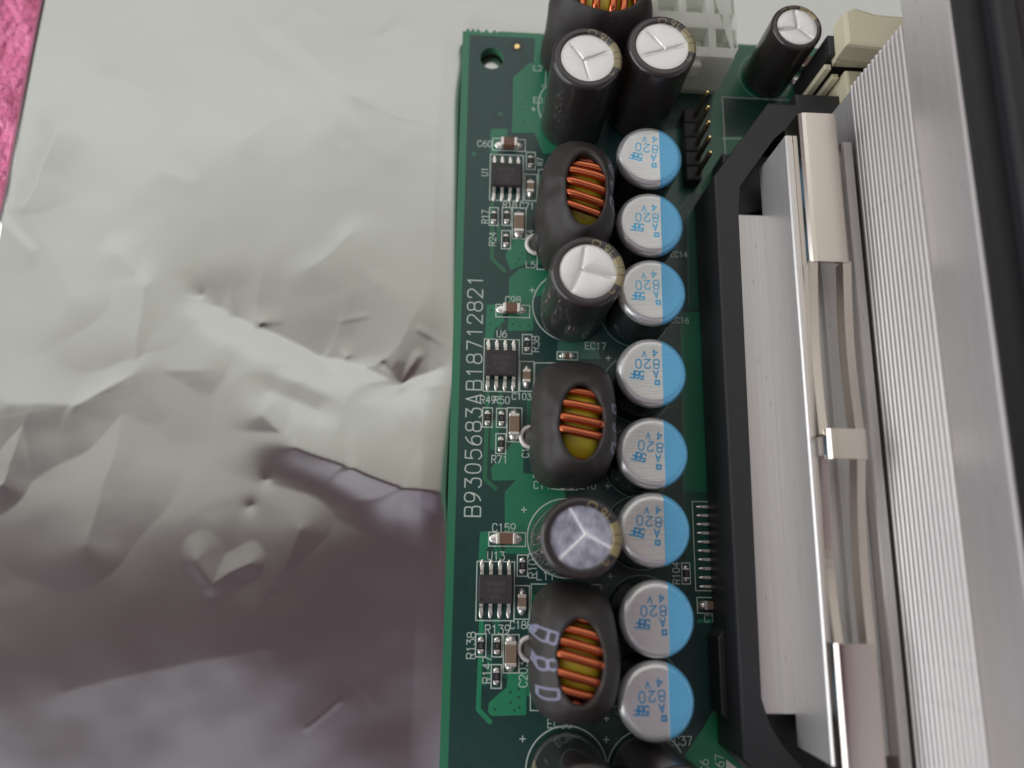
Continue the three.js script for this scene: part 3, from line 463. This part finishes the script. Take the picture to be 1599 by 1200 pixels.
// ---------------------------------------------------------------- pin header, power socket, memory socket
{
  const t = sub('pin_header', board, [35.25, 0, -65.2], 'black pin header with five gold pins beside the power socket');
  for (let k = 0; k < 5; k++) {
    const z = (k - 2) * 2.54; part('block', rbox(2.5, 2.4, 2.5, 0.3), blackEpoxy, t, [-0.6, 1.25, z]);
    const g = new THREE.CylinderGeometry(0.4, 0.4, 6.2, 4, 1); g.rotateY(Math.PI / 4); part('pin', g, M({ color: col(0.14, 0.11, 0.07), metalness: 0.7, roughness: 0.45 }), t, [0, 5.2, z]);
    const tip = new THREE.CylinderGeometry(0.2, 0.4, 0.55, 4, 1); tip.rotateY(Math.PI / 4); part('pin_tip', tip, gold, t, [0, 8.55, z]);
  }
}
{
  const t = sub('power_socket', board, [34.4, 0, -81.8], 'clear white nylon power socket at the far edge of the board');
  const cells = []; for (const i of [-1, 0, 1]) for (const j of [-1, 1]) cells.push([i * 4.4 - 0.6, j * 3.0]);
  const holes = cells.map(([x, z]) => [[x - 1.6, z - 1.6], [x + 1.6, z - 1.6], [x + 1.6, z + 1.6], [x - 1.6, z + 1.6]].reverse());
  part('housing', extrudeUp([[-9, -6], [4.9, -6], [4.9, 6.4], [-9, 6.4]], 8.5, 1.6, 0.15, holes), nylon, t);
  part('foot', rbox(13.4, 1.6, 11.6, 0.2), nylon, t, [-2, 0.82, 0.2]);
  part('latch_ramp', rbox(4, 2.6, 1.4, 0.4), nylon, t, [-2, 8, 6.9]);
  for (const [x, z] of cells) part('contact', rbox(2.9, 5.6, 2.9, 0.3), nylon, t, [x, 4.6, z]);
}
{
  const t = sub('memory_socket', board, [53, 0, -77], 'black memory socket with ivory latch behind the tall heatsink');
  part('socket_body', extrudeUp([[0, -1.5], [48, -1.5], [48, 2], [0, 2]], 12.5, 0, 0.25), blackEpoxy, t);
  const L = sub('latch', t, [1.3, 0, 1.6], 'ivory plastic latch at the end of the memory socket');
  const head = extrudeUp([[-2.2, -1.6], [-0.6, -2.6], [2.4, -1.7], [7.4, -1.5], [7.4, 4.2], [-2.2, 3.6]], 3.8, 15.4, 0.5), neck = extrudeUp([[-0.4, -1.6], [5.6, -1.6], [5.6, 1.4], [-0.4, 1.4]], 5, 11, 0.3);
  const leg1 = rbox(1.1, 9, 0.9, 0.2); leg1.translate(-1.7, 8, 2.4); const leg2 = rbox(1.1, 8, 0.9, 0.2); leg2.translate(0.1, 7, 2.9);
  const toe = extrudeUp([[1.0, 2.8], [6.4, 2.8], [6.4, 7.0], [1.0, 7.0]], 11.5, 1.0, 0.4);
  part('lever', mergeGeometries([head, neck, leg1, leg2, toe].map((g) => { const q = g.index ? g.toNonIndexed() : g; for (const k of Object.keys(q.attributes)) if (!['position', 'normal', 'uv'].includes(k)) q.deleteAttribute(k); return q; })), ivory, L);
}
{
  const m = thing('memory_module', 'green memory module standing in the socket behind the tall heatsink wall', 'memory module', [61, 0, -77]);
  part('module_board', rbox(42, 22, 1.2, 0.1), M({ color: col(0.03, 0.2, 0.09), roughness: 0.4 }), m, [21.4, 16, 0]);
  for (let k = 0; k < 3; k++) part('memory_chip', rbox(8, 11, 1, 0.1), blackEpoxy, m, [7 + k * 11, 18, 1.05]);
}
// a few soldered bits near the slim capacitor
chipCap([55.46, -82.18], 2.2, 2.0, 1.2, 0, ceramicBrown, 1.8, 'brown chip capacitor beside the slim black capacitor', 0.4);
part('solder_blob', pile(3.2, 0.9, 1.8), solder, board, [[53.92, -79.00][0], 0.004, [53.92, -79.00][1]]);
{ const q = [50.23, -71.22], g = pile(0.9, 1.4, 0.9); part('solder_blob', g, gold, board, [q[0], 0.004, q[1]]); }
part('paper_sticker', extrudeUp([[36.21, 25.75], [37.74, 26.87], [40.95, 29.25], [36.03, 29.24]], 0.12, 0.006), M({ color: col(0.75, 0.76, 0.68), roughness: 0.7 }), board);

// ================================================================ black retention bracket
{
  const b = thing('retention_bracket', 'black plastic retention bracket framing the aluminium heatsink on the board', 'bracket');
  const outer = [[35.1, 23.6], [35.2, -55.6], [44.2, -68.2], [48.5, -68.2], [48.5, -70], [96, -70], [96, 38], [50, 38]], inner = [[37.5, 16.4], [38.4, 19.6], [40, 22.2], [42.6, 25], [52, 34.5], [93, 34.5], [93, -64], [46.2, -64], [44.4, -62.4], [38.6, -54.2], [38.2, -50]];
  part('frame', extrudeUp(outer, 9.8, 0.1, 0.35, [inner.slice().reverse()]), blackPlastic, b);
  part('ledge', extrudeUp([[38.3, -62], [60, -62], [60, -56.4], [38.3, -51.2]], 5.2, 0.1, 0.2), blackPlastic, b);
  part('ledge', extrudeUp([[37.7, 19.2], [60, 19.2], [60, 33], [44, 26.2]], 4.6, 0.1, 0.2), blackPlastic, b);
  part('side_clip', extrudeUp([[34.3, 9.6], [35.3, 8.2], [35.3, 20], [34.3, 19.2]], 4.6, 0.1, 0.3), blackPlastic, b);
  
}

// ================================================================ aluminium heatsink
const streak = dataTex(256, 256, (i, j) => { let v = 0; for (const f of [1, 3, 7]) v += N(j * 0.02, i * 0.35 * f, f * 5) / Math.sqrt(f); return 128 + 55 * v; });
alu.map = aluBright.map = (() => { const t = dataTex(256, 256, (i, j) => { let v = 0; for (const f of [1, 4]) v += N(j * 0.03, i * 0.25 * f, f * 7); const sp = rnd() > 0.9985 ? -60 : 0; const b = 244 + 6 * v + sp; return [b, b, b].map((q) => Math.max(90, Math.min(255, q))); }); t.colorSpace = THREE.SRGBColorSpace; return t; })();
alu.bumpMap = streak; alu.bumpScale = 0.00003;
{
  const h = thing('heatsink', 'tall ribbed aluminium heatsink with long fins inside the black bracket', 'heatsink');
  const uvZ = (g) => { const p = g.attributes.position, uv = new Float32Array(p.count * 2); for (let i = 0; i < p.count; i++) { uv[2 * i] = (p.getX(i) + p.getY(i)) / 24; uv[2 * i + 1] = p.getZ(i) / 160; } g.setAttribute('uv', new THREE.BufferAttribute(uv, 2)); return g; };
  part('base_plate', uvZ(rbox(58, 3.4, 69.4, 0.4)), alu, h, [65.4, 6.3, -16]);
  part('outer_fin', uvZ(extrudeZ([[42.9, 8.01], [44.6, 8.01], [44.0, 17.3], [43.85, 17.5], [43.1, 17.5], [42.9, 17.3]], -58, 22.4)), alu, h, undefined, 'low aluminium fin nearest the black bracket');
  part('valley_floor', uvZ(extrudeZ([[44.6, 8.01], [51.6, 8.01], [51.3, 14.6], [47.9, 14.6], [47.7, 13.9], [47.3, 13.9], [47.1, 14.6], [44.6, 14.6]], -57.5, 22)), aluBright, h);
  part('inner_fin', uvZ(extrudeZ([[51.2, 8.01], [53.0, 8.01], [53.0, 16.3], [52.8, 16.5], [51.6, 16.5], [51.4, 16.3]], -58, 60)), alu, h, undefined, 'bright fin between the clip and the ribbed wall');
  part('side_wall', uvZ(extrudeZ([[53.9, 8.01], [54.4, 8.01], [54.4, 37], [53.9, 37]], -66.8, 60)), alu, h);
  part('wall_crest', uvZ(extrudeZ([[53.55, 29.8], [53.95, 29.8], [53.95, 38.0], [53.85, 38.2], [53.65, 38.2], [53.55, 38.0]], -110, 60.5)), alu, h, undefined, 'smooth upper band of the ribbed heatsink wall');
  const rib = (() => { const s = new THREE.Shape(); s.moveTo(0.4, -0.3); s.lineTo(0, -0.3); s.absarc(0, 0, 0.3, -Math.PI / 2, Math.PI / 2, true); s.lineTo(0.4, 0.3); s.closePath(); const g = new THREE.ExtrudeGeometry(s, { depth: 127, bevelEnabled: false, curveSegments: 8 }); return g; })();
  uvZ(rib);
  for (let k = 0; k < 14; k++) part('rib', rib, alu, h, [53.62, 16.6 + k * 0.965, -66.9]);
}
{
  const c = thing('spring_clip', 'nickel-plated spring clip lying in the valley of the heatsink', 'clip');
  const strap = (x0, x1, z0, z1, y, drop) => extrudeZ([[x0 + 0.2, y - drop], [x0, y - drop], [x0, y - 1.0], [x0 + 0.15, y - 0.45], [x0 + 0.5, y - 0.12], [x0 + 1.0, y], [x1 - 0.3, y], [x1, y - 0.2], [x1, y - 0.8], [x0 + 1.1, y - 0.7], [x0 + 0.7, y - 1.0], [x0 + 0.62, y - drop]], z0, z1);
  part('strap', strap(43.9, 49.2, -60.2, -38.6, 19.8, 4.5), nickel, c);
  part('strap', strap(43.1, 48.1, 8.8, 60, 19.8, 4.5), nickel, c);
  const rail = (pts, w) => { const P = [], I = []; pts.forEach(([x, y, z], i) => { const ww = w, hh = 2.0; P.push(x - ww / 2, y, z, x + ww / 2, y, z, x + ww / 2, y - hh, z, x - ww / 2, y - hh, z); if (i) { const a = 4 * (i - 1), b = 4 * i; for (let k = 0; k < 4; k++) { const k1 = (k + 1) % 4; I.push(a + k, a + k1, b + k, a + k1, b + k1, b + k); } } }); const g = new THREE.BufferGeometry(); g.setAttribute('position', new THREE.Float32BufferAttribute(P, 3)); g.setIndex(I); const q = g.toNonIndexed(); q.computeVertexNormals(); return q; };
  const bend = (x0, x1, z0, z1, y0, dip, mid = 0) => { const o = []; for (let k = 0; k <= 20; k++) { const t = k / 20; o.push([x0 + (x1 - x0) * t + mid * Math.sin(t * Math.PI), y0 - dip * Math.sin(t * Math.PI), z0 + (z1 - z0) * t]); } return o; };
  part('rail', rail(bend(44.5, 44.0, -38.8, -15.8, 19.5, 0.8), 1.1), nickel, c); part('rail', rail(bend(49.0, 48.7, -38.8, -15.8, 19.5, 0.8), 1.1), nickel, c);
  part('rail', rail(bend(44.0, 43.9, -13.2, 9.4, 19.4, 1.2, 0.1), 1.05), nickel, c); part('rail', rail(bend(48.6, 47.8, -13.2, 9.4, 19.4, 1.2, 0.2), 1.05), nickel, c);
  part('bridge', strap(43.9, 48.9, -16.4, -12.7, 20.6, 2.6), nickel, c);
}
{
  const f = thing('fan_shroud', 'black plastic fan shroud standing beyond the tall heatsink wall', 'shroud');
  part('shell', extrudeUp([[54.45, -66], [130, -66], [130, 62], [54.45, 62]], 35.5, 2, 0.5), blackPlastic, f);
  part('lip', extrudeUp([[58, -66], [61, -66], [61, 62], [58, 62]], 2.4, 37.3, 0.6), blackPlastic, f);
}

// ---------------------------------------------------------------- millimetres to metres
{
  const done = new Set();
  for (const top of scene.children) {
    if (top.isLight || /ceiling_light|window_light/.test(top.name)) continue;
    top.traverse((o) => { o.position.multiplyScalar(0.001); if (o.geometry && !done.has(o.geometry)) { done.add(o.geometry); o.geometry.scale(0.001, 0.001, 0.001); } });
  }
}
renderer.render(scene, camera);
